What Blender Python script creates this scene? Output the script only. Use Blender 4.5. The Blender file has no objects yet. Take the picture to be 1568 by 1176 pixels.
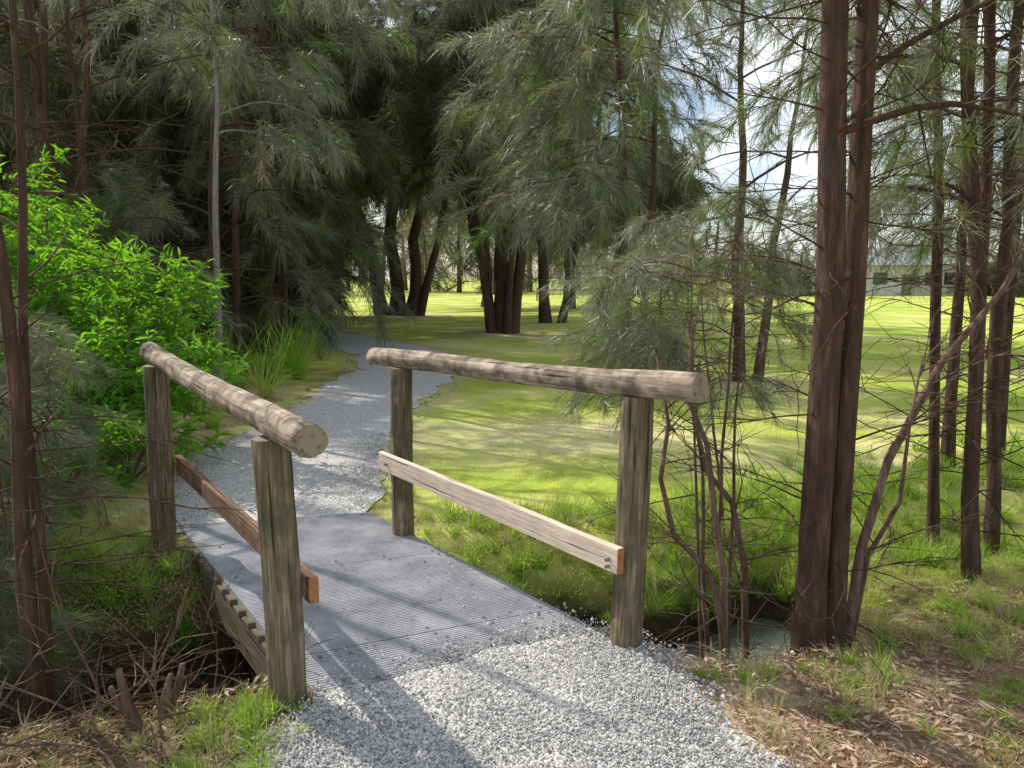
import bpy, math, random
from mathutils import Vector, noise, Matrix, Euler
R = random.Random(7)
scene = bpy.context.scene
S = Vector((-.58, .48, .656)).normalized()      # towards the sun

# ---------------------------------------------------------------- helpers
def link(o, parent=None):
    scene.collection.objects.link(o)
    if parent: o.parent = parent
    return o
def mesh_obj(name, V, F, mats, parent=None, smooth=False, fm=None, linkit=True):
    me = bpy.data.meshes.new(name)
    me.from_pydata([tuple(v) for v in V], [], F)
    for m in (mats if isinstance(mats, (list, tuple)) else [mats]): me.materials.append(m)
    if fm: me.polygons.foreach_set('material_index', fm)
    if smooth: me.polygons.foreach_set('use_smooth', [True]*len(me.polygons))
    me.update()
    o = bpy.data.objects.new(name, me)
    if linkit: link(o, parent)
    return o
def empty(name):
    o = bpy.data.objects.new(name, None); o.empty_display_size = .2
    return link(o)
def sstep(a, b, x):
    t = max(0, min(1, (x-a)/(b-a))); return t*t*(3-2*t)
def nz(x, y, z=0): return noise.noise(Vector((x, y, z)))

def tube(V, F, pts, rad, n=6, cap=True):
    b = len(V); m = len(pts)
    t0 = (pts[1]-pts[0]).normalized()
    u = t0.orthogonal().normalized()
    for i, p in enumerate(pts):
        t = (pts[min(i+1, m-1)]-pts[max(i-1, 0)]).normalized()
        u = (u - t*u.dot(t)).normalized(); w = t.cross(u)
        for k in range(n):
            a = 2*math.pi*k/n
            V.append(p + (u*math.cos(a)+w*math.sin(a))*rad[i])
    for i in range(m-1):
        for k in range(n):
            k2 = (k+1) % n
            F.append((b+i*n+k, b+i*n+k2, b+(i+1)*n+k2, b+(i+1)*n+k))
    if cap: F.append(tuple(b+(m-1)*n+k for k in range(n)))

# ---------------------------------------------------------------- materials
def mat(name):
    m = bpy.data.materials.new(name); m.use_nodes = True
    nt = m.node_tree; nt.nodes.clear()
    out = nt.nodes.new('ShaderNodeOutputMaterial')
    return m, nt, out
def N(nt, t, **kw):
    n = nt.nodes.new(t)
    for k, v in kw.items(): setattr(n, k, v)
    return n
def ramp(nt, fac, stops):
    r = nt.nodes.new('ShaderNodeValToRGB'); e = r.color_ramp.elements
    while len(e) < len(stops): e.new(.5)
    for el, (p, c) in zip(e, stops):
        el.position = p; el.color = (*c, 1) if len(c) == 3 else c
    nt.links.new(fac, r.inputs[0]); return r.outputs[0]
def mixc(nt, f, a, b, mode='MIX'):
    m = nt.nodes.new('ShaderNodeMix'); m.data_type = 'RGBA'; m.blend_type = mode
    for sock, v in ((0, f), (6, a), (7, b)):
        if isinstance(v, (int, float)): m.inputs[sock].default_value = v
        elif isinstance(v, tuple): m.inputs[sock].default_value = (*v, 1)
        else: nt.links.new(v, m.inputs[sock])
    return m.outputs[2]
def coords(nt, scale=(1, 1, 1)):
    tc = N(nt, 'ShaderNodeTexCoord'); mp = N(nt, 'ShaderNodeMapping')
    mp.inputs['Scale'].default_value = scale
    nt.links.new(tc.outputs['Object'], mp.inputs[0]); return mp.outputs[0]
def ntex(nt, vec, scale, detail=4, rough=.55):
    n = N(nt, 'ShaderNodeTexNoise'); n.inputs['Scale'].default_value = scale
    n.inputs['Detail'].default_value = detail; n.inputs['Roughness'].default_value = rough
    nt.links.new(vec, n.inputs['Vector']); return n.outputs[0]
def princ(nt, out, col, rough=.8, bump=None, bstr=.3, bdist=.01, spec=.3):
    p = N(nt, 'ShaderNodeBsdfPrincipled')
    if isinstance(col, tuple): p.inputs['Base Color'].default_value = (*col, 1)
    else: nt.links.new(col, p.inputs['Base Color'])
    p.inputs['Roughness'].default_value = rough
    p.inputs['Specular IOR Level'].default_value = spec
    if bump is not None:
        b = N(nt, 'ShaderNodeBump'); b.inputs['Strength'].default_value = bstr
        b.inputs['Distance'].default_value = bdist
        nt.links.new(bump, b.inputs['Height']); nt.links.new(b.outputs[0], p.inputs['Normal'])
    if out: nt.links.new(p.outputs[0], out.inputs[0])
    return p
def foliage_mat(name, stops, tr=(.2, .35, .05), trf=.4, gloss=0):
    m, nt, out = mat(name)
    oi = N(nt, 'ShaderNodeAttribute', attribute_name='rnd')
    c = ramp(nt, oi.outputs['Fac'], stops)
    p = N(nt, 'ShaderNodeBsdfDiffuse'); nt.links.new(c, p.inputs[0]); last = p.outputs[0]
    if gloss:
        gl = N(nt, 'ShaderNodeBsdfGlossy'); gl.inputs['Roughness'].default_value = .4; gl.inputs[0].default_value = (.9, .95, .9, 1)
        mg = N(nt, 'ShaderNodeMixShader'); mg.inputs[0].default_value = gloss
        nt.links.new(last, mg.inputs[1]); nt.links.new(gl.outputs[0], mg.inputs[2]); last = mg.outputs[0]
    t = N(nt, 'ShaderNodeBsdfTranslucent')
    nt.links.new(mixc(nt, .6, c, tr), t.inputs[0])
    mx = N(nt, 'ShaderNodeMixShader'); mx.inputs[0].default_value = trf
    nt.links.new(last, mx.inputs[1]); nt.links.new(t.outputs[0], mx.inputs[2])
    nt.links.new(mx.outputs[0], out.inputs[0]); return m

M_needle = foliage_mat('sheoak_needles', [(0, (.06, .08, .045)), (.35, (.12, .14, .085)), (.7, (.25, .255, .19)), (.9, (.16, .20, .06)), (1, (.32, .23, .12))], (.34, .35, .16), .42, .12)
M_needle_far = foliage_mat('sheoak_needles_distant', [(0, (.04, .055, .032)), (.5, (.12, .13, .085)), (1, (.30, .285, .21))], (.30, .31, .15), .42)
M_needle_green = foliage_mat('sheoak_fresh_needles', [(0, (.06, .12, .03)), (.5, (.12, .19, .045)), (1, (.20, .24, .08))], (.30, .42, .07), .5, .05)
M_leaf = foliage_mat('broad_leaves', [(0, (.04, .12, .012)), (.4, (.08, .23, .02)), (1, (.19, .38, .03))], (.42, .85, .03), .53, .07)
M_lawn = foliage_mat('lawn_blades', [(0, (.26, .37, .045)), (.5, (.41, .49, .08)), (.75, (.56, .55, .18)), (1, (.70, .61, .33))], (.64, .76, .10), .42)
M_grass = foliage_mat('tall_grass_blades', [(0, (.12, .27, .025)), (.6, (.24, .42, .04)), (.85, (.40, .46, .12)), (1, (.60, .52, .29))], (.58, .82, .06), .47, .04)
M_drygrass = foliage_mat('dry_grass_blades', [(0, (.46, .38, .2)), (1, (.66, .55, .34))], (.5, .42, .22), .35)
M_litter = foliage_mat('dead_leaves', [(0, (.18, .10, .055)), (.5, (.44, .29, .18)), (1, (.68, .52, .38))], (.35, .2, .1), .2)

def bark(name, a, b, c):
    m, nt, out = mat(name)
    v = coords(nt, (14, 14, 2.2)); n1 = ntex(nt, v, 2.2, 5, .65)
    v2 = coords(nt); n2 = ntex(nt, v2, 3, 2)
    col = ramp(nt, n1, [(.3, a), (.55, b), (.75, c)])
    col = mixc(nt, n2, col, mixc(nt, .5, col, (.12, .10, .075)))
    princ(nt, out, col, .9, n1, 1, .03, .15); return m
M_bark = bark('sheoak_bark', (.020, .010, .007), (.09, .043, .030), (.22, .13, .095))
M_bark_g = bark('grey_bark', (.16, .15, .14), (.32, .3, .28), (.45, .43, .4))
M_stem = bark('sapling_bark', (.07, .038, .026), (.20, .125, .09), (.36, .27, .2))
M_dark = bark('distant_bark', (.028, .018, .013), (.085, .05, .037), (.16, .10, .075))

def stone_mat():
    m, nt, out = mat('gravel_stones')
    g = N(nt, 'ShaderNodeNewGeometry')
    c = ramp(nt, g.outputs['Random Per Island'], [(0, (.18, .175, .17)), (.3, (.42, .41, .395)), (.7, (.62, .60, .57)), (1, (.78, .75, .70))])
    d = N(nt, 'ShaderNodeBsdfDiffuse'); nt.links.new(c, d.inputs[0]); nt.links.new(d.outputs[0], out.inputs[0]); return m
M_stone = stone_mat()
def gravel_mat():
    m, nt, out = mat('gravel_bed')
    v = coords(nt); vo = N(nt, 'ShaderNodeTexVoronoi'); vo.inputs['Scale'].default_value = 85
    nt.links.new(v, vo.inputs['Vector'])
    sp = N(nt, 'ShaderNodeSeparateColor'); nt.links.new(vo.outputs['Color'], sp.inputs[0])
    c = ramp(nt, sp.outputs[0], [(0, (.28, .27, .26)), (.5, (.56, .545, .515)), (1, (.78, .75, .71))])
    n = ntex(nt, v, 1.3, 5)
    c = mixc(nt, ramp(nt, n, [(.45, (0, 0, 0)), (.75, (.5, .5, .5))]), c, (.5, .45, .37))
    inv = N(nt, 'ShaderNodeMath', operation='SUBTRACT'); inv.inputs[0].default_value = 1
    nt.links.new(vo.outputs['Distance'], inv.inputs[1])
    princ(nt, out, c, .85, inv.outputs[0], .8, .010, .3); return m
M_gravel = gravel_mat()

def ground_mat():
    m, nt, out = mat('lawn_ground')
    v = coords(nt)
    n1 = ntex(nt, v, .35, 5, .6); n2 = ntex(nt, v, 14, 5, .7); n3 = ntex(nt, v, 1.6, 4, .6)
    g = ramp(nt, n1, [(.35, (.31, .43, .05)), (.5, (.47, .55, .085)), (.58, (.64, .63, .2)), (.72, (.72, .66, .3))])
    dr = N(nt, 'ShaderNodeAttribute', attribute_name='dry')
    dm = N(nt, 'ShaderNodeMath', operation='MULTIPLY'); dm.use_clamp = True
    nt.links.new(dr.outputs['Fac'], dm.inputs[0]); nt.links.new(ramp(nt, n3, [(.3, (.3,)*3), (.6, (.9,)*3)]), dm.inputs[1])
    g = mixc(nt, dm.outputs[0], g, (.74, .64, .36))
    g = mixc(nt, ramp(nt, n2, [(.3, (.75, .75, .75)), (.6, (1, 1, 1))]), (.18, .21, .045), g)
    a = N(nt, 'ShaderNodeAttribute', attribute_name='litter')
    lt = ramp(nt, n2, [(.25, (.19, .13, .09)), (.5, (.46, .345, .255)), (.75, (.70, .58, .45))])
    am = N(nt, 'ShaderNodeMath', operation='MULTIPLY'); am.use_clamp = True
    f2 = ramp(nt, n3, [(.3, (.5, .5, .5)), (.6, (1.0, 1.0, 1.0))])
    nt.links.new(a.outputs['Fac'], am.inputs[0]); nt.links.new(f2, am.inputs[1])
    c = mixc(nt, am.outputs[0], g, lt)
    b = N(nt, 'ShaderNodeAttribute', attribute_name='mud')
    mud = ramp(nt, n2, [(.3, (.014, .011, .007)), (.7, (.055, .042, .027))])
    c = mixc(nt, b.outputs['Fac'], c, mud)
    princ(nt, out, c, .95, n2, .7, .03, .1); return m
M_ground = ground_mat()

def timber(name, stops, green=.3, bands=0):
    m, nt, out = mat(name)
    v = coords(nt, (22, 22, 1.3)); n1 = ntex(nt, v, 2.6, 7, .7)
    v2 = coords(nt); n2 = ntex(nt, v2, 7, 5, .6)
    v3 = coords(nt, (45, 45, 1.2)); n3 = ntex(nt, v3, 1.4, 3, .5)
    c = ramp(nt, n1, stops)
    if bands:
        n4 = ntex(nt, coords(nt, (7, 7, 7)), 1.1, 5, .65)
        c = mixc(nt, ramp(nt, n4, [(.44, (0, 0, 0)), (.6, (bands,)*3)]), c, (.10, .06, .045))
    c = mixc(nt, ramp(nt, n2, [(.42, (0, 0, 0)), (.68, (green,)*3)]), c, (.08, .085, .045))
    c = mixc(nt, ramp(nt, n3, [(.63, (0, 0, 0)), (.68, (.85,)*3)]), c, (.02, .016, .012))
    h = N(nt, 'ShaderNodeMath', operation='SUBTRACT'); nt.links.new(n1, h.inputs[0])
    nt.links.new(ramp(nt, n3, [(.6, (0, 0, 0)), (.68, (1, 1, 1))]), h.inputs[1])
    princ(nt, out, c, .85, h.outputs[0], .7, .008, .2); return m
M_post = timber('weathered_post_timber', [(.25, (.045, .032, .02)), (.5, (.18, .135, .085)), (.75, (.50, .40, .27))], .85)
M_rail = timber('weathered_rail_timber', [(.25, (.13, .09, .065)), (.5, (.44, .35, .26)), (.75, (.78, .68, .54))], .5, .8)
M_board = timber('new_board_timber', [(.25, (.54, .40, .30)), (.5, (.76, .61, .48)), (.75, (.86, .75, .62))], .2)
M_oldboard = timber('red_board_timber', [(.25, (.08, .048, .032)), (.5, (.24, .135, .085)), (.75, (.50, .30, .19))], .55, .6)
M_cut = timber('orange_cut_timber', [(.25, (.28, .11, .045)), (.5, (.42, .18, .075)), (.75, (.54, .27, .12))], .2)
M_bearer = timber('bearer_timber', [(.25, (.05, .04, .027)), (.5, (.16, .13, .085)), (.75, (.34, .28, .2))], .4)
def endgrain():
    m, nt, out = mat('log_end_grain')
    v = coords(nt); n = ntex(nt, v, 18, 3)
    sx = N(nt, 'ShaderNodeSeparateXYZ'); nt.links.new(v, sx.inputs[0])
    cb = N(nt, 'ShaderNodeCombineXYZ'); nt.links.new(sx.outputs[0], cb.inputs[0]); nt.links.new(sx.outputs[1], cb.inputs[1])
    ln = N(nt, 'ShaderNodeVectorMath', operation='LENGTH'); nt.links.new(cb.outputs[0], ln.inputs[0])
    a = N(nt, 'ShaderNodeMath', operation='MULTIPLY_ADD'); nt.links.new(n, a.inputs[0]); a.inputs[1].default_value = .012
    nt.links.new(ln.outputs['Value'], a.inputs[2])
    b = N(nt, 'ShaderNodeMath', operation='MULTIPLY'); nt.links.new(a.outputs[0], b.inputs[0]); b.inputs[1].default_value = 900
    s = N(nt, 'ShaderNodeMath', operation='SINE'); nt.links.new(b.outputs[0], s.inputs[0])
    c = ramp(nt, s.outputs[0], [(0, (.22, .18, .12)), (1, (.36, .30, .21))])
    n2 = ntex(nt, v, 30, 4)
    c = mixc(nt, ramp(nt, n2, [(.5, (0, 0, 0)), (.7, (.8,)*3)]), c, (.06, .05, .04))
    princ(nt, out, c, .9, n2, .5, .004, .2); return m
M_end = endgrain()
def deckmat():
    m, nt, out = mat('ribbed_deck_matting')
    v = coords(nt); n = ntex(nt, v, 4, 6, .65); n2 = ntex(nt, v, 60, 3)
    c = ramp(nt, n, [(.3, (.20, .20, .22)), (.55, (.36, .36, .385)), (.75, (.54, .53, .53))])
    c = mixc(nt, ramp(nt, n2, [(.45, (0, 0, 0)), (.75, (.4,)*3)]), c, (.54, .53, .51))
    princ(nt, out, c, .45, n2, .2, .002, .5); return m
M_deck = deckmat()
m, nt, out = mat('deck_groove'); princ(nt, out, (.15, .15, .16), .7); M_groove = m
m, nt, out = mat('galvanised_bolt'); princ(nt, out, (.3, .29, .28), .4).inputs['Metallic'].default_value = .8; M_bolt = m
m, nt, out = mat('creek_water')
v = coords(nt); princ(nt, out, (.09, .10, .09), .1, ntex(nt, v, 9, 3), .25, .02, .4); M_water = m
m, nt, out = mat('fence_timber'); princ(nt, out, (.16, .15, .12), .8); M_fence = m
m, nt, out = mat('pale_wall'); v = coords(nt); princ(nt, out, ramp(nt, ntex(nt, v, 3), [(.3, (.6, .57, .52)), (.7, (.7, .67, .62))]), .9); M_wall = m
m, nt, out = mat('metal_roof'); v = coords(nt); princ(nt, out, ramp(nt, ntex(nt, v, 2), [(.3, (.34, .34, .35)), (.7, (.45, .45, .46))]), .6); M_roof = m
m, nt, out = mat('window_glass'); princ(nt, out, (.04, .05, .06), .1, spec=.6); M_glass = m

# ---------------------------------------------------------------- terrain
DITCH = [(-14, -1), (-9, .5), (-4, 2.3), (-2.2, 3.3), (-.8, 3.85), (.3, 4.0), (1.0, 3.85), (1.9, 4.5), (3.5, 5.3), (8, 7), (14, 8), (30, 9)]
def pl_dist(x, y, P):
    best = 1e9
    for (ax, ay), (bx, by) in zip(P[:-1], P[1:]):
        dx, dy = bx-ax, by-ay
        t = max(0, min(1, ((x-ax)*dx+(y-ay)*dy)/(dx*dx+dy*dy)))
        d = math.hypot(x-ax-t*dx, y-ay-t*dy)
        if d < best: best = d
    return best
PATH = [(-1.55, 4.98, .62), (-1.85, 5.8, .85), (-2.0, 6.6, .9), (-2.05, 8, .82), (-2.02, 9.2, .7), (-1.98, 11.5, .9), (-1.85, 14, 1.0), (-2.4, 17, 1.0), (-3.9, 20, 1.0), (-6, 23.5, 1), (-9, 27, 1), (-14, 31, 1)]
NEAR = [(.15, -4, .95), (.12, 0, .98), (.08, 1.5, .95), (.05, 2.3, .86), (-.05, 2.75, .78), (-.13, 3.0, .66)]
def path_sd(x, y):
    best = 1e9
    for P in (PATH, NEAR):
        for (ax, ay, aw), (bx, by, bw) in zip(P[:-1], P[1:]):
            dx, dy = bx-ax, by-ay
            t = max(0, min(1, ((x-ax)*dx+(y-ay)*dy)/(dx*dx+dy*dy)))
            d = math.hypot(x-ax-t*dx, y-ay-t*dy)-(aw+(bw-aw)*t)
            best = min(best, d)
    return best
def on_deck(x, y, m=0):
    n = x*.811+y*.585; a = -x*.585+y*.811
    return 1.03-m < n < 2.30+m and 2.2 < a < 5.3
def th(x, y):
    z = 0
    if y < 14 and abs(x) < 30:
        d = pl_dist(x, y, DITCH)+.10*nz(x*2, y*2)
        z -= (.66-.40*sstep(1.35, 2.1, x))*sstep(.95, .1, d)
    sd = path_sd(x, y)
    u = sstep(.1, 1.5, sd)
    z += u*(.05*nz(x*.5, y*.5, 5)+.02*nz(x*2, y*2, 9))
    r = math.hypot(x, y)
    if r > 60: z += (r-60)*.004*(1+nz(x*.01, y*.01))
    return z-.004
def axis(lo, f0, f1, step, hi):
    a = [f0]
    while a[-1] < f1: a.append(a[-1]+step)
    s = step
    while a[-1] < hi: s *= 1.22; a.append(a[-1]+s)
    s = step; b = []
    x = f0
    while x > lo: s *= 1.22; x -= s; b.append(x)
    return b[::-1]+a
xs = axis(-500, -5, 5, .09, 500); ys = axis(-60, 1.2, 9, .09, 700)
V = []; F = []; lit = []; mud = []; dry = []
for y in ys:
    for x in xs:
        z = th(x, y); V.append((x, y, z))
        l = 0
        if y < 12:
            l = max(l, sstep(3.9, 3.3, y)*.95*(1 if x > .3 else .6))
            l = max(l, sstep(-2.4, -3.4, x)*.8)
        sd = path_sd(x, y) if y < 40 else 9
        l = max(l, .55*sstep(.6, 0, sd))
        l = max(l, .8*sstep(3, 1, math.hypot(x+.3, y-24)), .6*sstep(4, 1, math.hypot(x+5.3, y-36)), .5*sstep(2.5, .5, math.hypot(x-3.4, y-12)))
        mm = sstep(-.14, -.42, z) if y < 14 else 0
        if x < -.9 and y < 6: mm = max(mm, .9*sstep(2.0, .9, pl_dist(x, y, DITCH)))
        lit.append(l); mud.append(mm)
        dry.append(max(sstep(1.0, .25, math.hypot((x-.6)/2.8, (y-7.9)/1.9)), .8*sstep(1, .2, math.hypot((x-3)/3, (y-6.8)/1.6)), .5*sstep(1, .3, math.hypot((x-1)/6, (y-17)/2.0))))
nx = len(xs)
for j in range(len(ys)-1):
    for i in range(nx-1):
        F.append((j*nx+i, j*nx+i+1, (j+1)*nx+i+1, (j+1)*nx+i))
g = mesh_obj('ground', V, F, M_ground, smooth=True)
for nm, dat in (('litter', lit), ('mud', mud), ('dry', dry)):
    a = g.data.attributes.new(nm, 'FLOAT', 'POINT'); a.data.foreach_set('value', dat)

# water
V = []; F = []
P = [(-.5, 3.93), (.3, 4.0), (1.0, 3.85), (1.9, 4.5), (2.6, 4.85)]
for i, (x, y) in enumerate(P):
    a = P[max(i-1, 0)]; b = P[min(i+1, len(P)-1)]
    d = Vector((b[0]-a[0], b[1]-a[1])).normalized(); n = Vector((-d.y, d.x))*.6
    V += [(x+n.x, y+n.y, -.50), (x-n.x, y-n.y, -.50)]
for i in range(len(P)-1): F.append((2*i, 2*i+1, 2*i+3, 2*i+2))
mesh_obj('creek_water', V, F, M_water)

# gravel path sheets
def path_mesh(P, zf):
    pts = []
    for (ax, ay, aw), (bx, by, bw) in zip(P[:-1], P[1:]):
        k = max(2, int(math.hypot(bx-ax, by-ay)/.12))
        for i in range(k): t = i/k; pts.append((ax+(bx-ax)*t, ay+(by-ay)*t, aw+(bw-aw)*t))
    pts.append(P[-1])
    V = []; F = []; m = 14
    for i, (x, y, w) in enumerate(pts):
        a = pts[max(i-3, 0)]; b = pts[min(i+3, len(pts)-1)]
        d = Vector((b[0]-a[0], b[1]-a[1])).normalized(); n = Vector((-d.y, d.x))
        for k in range(m+1):
            s = -1+2*k/m
            e = w*(1+.16*nz(x*2.3+9*(s > 0), y*2.3)+.08*nz(x*9+9*(s > 0), y*9))*s
            px, py = x+n.x*e, y+n.y*e
            V.append((px, py, zf(px, py)+.012*(1-abs(s)**3)))
    for i in range(len(pts)-1):
        for k in range(m): F.append((i*(m+1)+k, i*(m+1)+k+1, (i+1)*(m+1)+k+1, (i+1)*(m+1)+k))
    return V, F
V, F = path_mesh(PATH, lambda x, y: .006)
b = len(V)
L = [(-.85, -4), (-.88, 0), (-.86, 1.6), (-.84, 2.2), (-.80, 2.55), (-.73, 2.78)]
Rr = [(1.15, -4), (1.12, 0), (1.08, 1.6), (.93, 2.3), (.70, 2.85), (.46, 3.36)]
rows = []
for i in range(5):
    k = 6 if i < 1 else 14
    for j in range(k):
        t = j/k
        rows.append((Vector(L[i]).lerp(Vector(L[i+1]), t), Vector(Rr[i]).lerp(Vector(Rr[i+1]), t)))
rows.append((Vector(L[5]), Vector(Rr[5])))
m = 20
for i, (l, r) in enumerate(rows):
    for k in range(m+1):
        s = k/m; p = l.lerp(r, s)
        if i > len(rows)-4: p = p + Vector((-.3, .9))*(.06*nz(s*7, i*.2)+.03*math.sin(s*3.1))
        p = p + Vector((.05*nz(p.x*4, p.y*4, k), 0))*(1 if k in (0, m) else 0)
        e = 1-abs(2*s-1)**4
        near = sstep(2.3, 2.9, p.y)
        V.append((p.x, p.y, .008+.012*e+near*.016))
for i in range(len(rows)-1):
    for k in range(m): F.append((b+i*(m+1)+k, b+i*(m+1)+k+1, b+(i+1)*(m+1)+k+1, b+(i+1)*(m+1)+k))
mesh_obj('gravel_path', V, F, M_gravel, smooth=True)

# ---------------------------------------------------------------- instancing
def make_coll(name, objs):
    c = bpy.data.collections.new(name)
    for o in objs: c.objects.link(o)
    return c
GROUPS = {}
def gn_group(coll, realize):
    if coll.name in GROUPS: return GROUPS[coll.name]
    ng = bpy.data.node_groups.new('scatter_'+coll.name, 'GeometryNodeTree')
    ng.interface.new_socket('Geometry', in_out='INPUT', socket_type='NodeSocketGeometry')
    ng.interface.new_socket('Geometry', in_out='OUTPUT', socket_type='NodeSocketGeometry')
    gi = ng.nodes.new('NodeGroupInput'); go = ng.nodes.new('NodeGroupOutput')
    ci = ng.nodes.new('GeometryNodeCollectionInfo'); ci.inputs['Collection'].default_value = coll
    ci.inputs['Separate Children'].default_value = True; ci.inputs['Reset Children'].default_value = True
    ip = ng.nodes.new('GeometryNodeInstanceOnPoints'); ip.inputs['Pick Instance'].default_value = True
    def na(nm, t):
        n = ng.nodes.new('GeometryNodeInputNamedAttribute'); n.data_type = t; n.inputs['Name'].default_value = nm
        return n.outputs['Attribute']
    e = ng.nodes.new('FunctionNodeEulerToRotation')
    Lk = ng.links.new
    Lk(gi.outputs[0], ip.inputs['Points']); Lk(ci.outputs[0], ip.inputs['Instance'])
    Lk(na('idx', 'INT'), ip.inputs['Instance Index'])
    Lk(na('rot', 'FLOAT_VECTOR'), e.inputs[0]); Lk(e.outputs[0], ip.inputs['Rotation'])
    Lk(na('scl', 'FLOAT'), ip.inputs['Scale'])
    last = ip.outputs[0]
    if realize:
        rz = ng.nodes.new('GeometryNodeRealizeInstances'); Lk(last, rz.inputs[0]); last = rz.outputs[0]
    Lk(last, go.inputs[0])
    GROUPS[coll.name] = ng; return ng
TOT = {}
def scatter(name, pts, coll, parent=None, realize=True):
    if not pts: return
    me = bpy.data.meshes.new(name); me.from_pydata([tuple(p[0]) for p in pts], [], [])
    a = me.attributes.new('rot', 'FLOAT_VECTOR', 'POINT'); a.data.foreach_set('vector', [c for p in pts for c in p[1]])
    a = me.attributes.new('scl', 'FLOAT', 'POINT'); a.data.foreach_set('value', [p[2] for p in pts])
    a = me.attributes.new('rnd', 'FLOAT', 'POINT'); a.data.foreach_set('value', [R.random() for p in pts])
    nc = len(coll.objects)
    a = me.attributes.new('idx', 'INT', 'POINT'); a.data.foreach_set('value', [R.randrange(nc) for p in pts])
    o = bpy.data.objects.new(name, me); link(o, parent)
    md = o.modifiers.new('scatter', 'NODES'); md.node_group = gn_group(coll, realize)
    TOT[coll.name] = TOT.get(coll.name, 0)+len(pts)
    return o

def ribbon(V, F, p, d, L, w, droop, seg=3, rr=R):
    side = d.cross(Vector((rr.uniform(-1, 1), rr.uniform(-1, 1), rr.uniform(-1, 1))))
    side = side.normalized() if side.length > 1e-4 else Vector((1, 0, 0))
    b = len(V); d = d.copy()
    for i in range(seg):
        ww = w*(1-.25*i/seg)*.5
        V.append(p-side*ww); V.append(p+side*ww)
        p = p+d*(L/seg); d = (d+Vector((0, 0, -droop*3/seg))).normalized()
    V.append(p)
    for i in range(seg-1): F.append((b+2*i, b+2*i+1, b+2*i+3, b+2*i+2))
    F.append((b+2*seg-2, b+2*seg-1, b+2*seg))
def tuft(name, n, tl, nl, w, mt, spread=.7, droop=.45, twig=.003, seg=2):
    V = []; F = []
    pts = []; p = Vector((0, 0, 0)); d = Vector((1, 0, .1)).normalized()
    k = 4
    for i in range(k+1):
        pts.append(p.copy()); p = p+d*(tl/k)
        d = (d+Vector((R.uniform(-.2, .2), R.uniform(-.2, .2), -.2))).normalized()
    tube(V, F, pts, [twig*(1-.6*i/k) for i in range(k+1)], 3, False)
    nt_ = len(F)
    for i in range(n):
        t = R.uniform(.08, 1)**.8*k; j = min(int(t), k-1); q = pts[j].lerp(pts[j+1], t-j)
        dd = (pts[j+1]-pts[j]).normalized()
        dd = (dd + Vector((R.gauss(0, spread), R.gauss(0, spread), R.gauss(.05, spread*.7)))).normalized()
        ribbon(V, F, q, dd, nl*R.uniform(.6, 1.25), w*R.uniform(.7, 1.3), droop*R.uniform(.5, 1.5), seg)
    fm = [1]*nt_+[0]*(len(F)-nt_)
    return mesh_obj(name, V, F, [mt, M_stem], fm=fm, linkit=False)
C_near = make_coll('needle_sprays_near', [tuft('needle_spray', 75, .28, .16, .0021, M_needle, .6, .35, .002, 2) for _ in range(4)] + [tuft('needle_spray', 75, .22, .14, .0022, M_needle_green, .45, .28, .002, 2)])
C_mid = make_coll('needle_sprays_mid', [tuft('needle_spray_m', 90, .6, .28, .0050, M_needle, .55, .45, .005) for _ in range(5)] + [tuft('needle_spray_m', 80, .5, .25, .0052, M_needle_green, .5, .4, .005)])
C_far = make_coll('needle_sprays_far', [tuft('needle_spray_f', 80, 1.3, .6, .016, M_needle_far, .65, .6, .015) for _ in range(4)])

def leafspray(name, n, L, w, mt):
    V = []; F = []
    pts = [Vector((.0, 0, 0)), Vector((.08, .01, .07)), Vector((.14, 0, .17)), Vector((.17, .02, .28))]
    tube(V, F, pts, [.004, .003, .002, .0015], 3); nt_ = len(F)
    for i in range(n):
        t = R.uniform(.3, 3); j = min(int(t), 2); q = pts[j].lerp(pts[j+1], t-j)
        a = R.uniform(0, 6.28); d = Vector((math.cos(a), math.sin(a), R.uniform(-.1, .9))).normalized()
        l = L*R.uniform(.6, 1.2); ww = w*R.uniform(.8, 1.2)
        s = d.cross(Vector((R.uniform(-.4, .4), R.uniform(-.4, .4), 1))).normalized()
        up = s.cross(d)
        b = len(V)
        V += [q, q+d*l*.35+s*ww*.5+up*.01, q+d*l*.4-up*.006, q+d*l*.35-s*ww*.5+up*.01, q+d*l*.72+s*ww*.36-Vector((0, 0, .01)), q+d*l*.74-Vector((0, 0, .016)), q+d*l*.72-s*ww*.36-Vector((0, 0, .01)), q+d*l-Vector((0, 0, l*.22))]
        F += [(b, b+1, b+2), (b, b+2, b+3), (b+1, b+4, b+5, b+2), (b+3, b+2, b+5, b+6), (b+4, b+7, b+5), (b+5, b+7, b+6)]
    return mesh_obj(name, V, F, [mt, M_stem], fm=[1]*nt_+[0]*(len(F)-nt_), linkit=False)
C_leaf = make_coll('leaf_sprays', [leafspray('leaf_spray', 20, .13, .026, M_leaf) for _ in range(4)])

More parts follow.
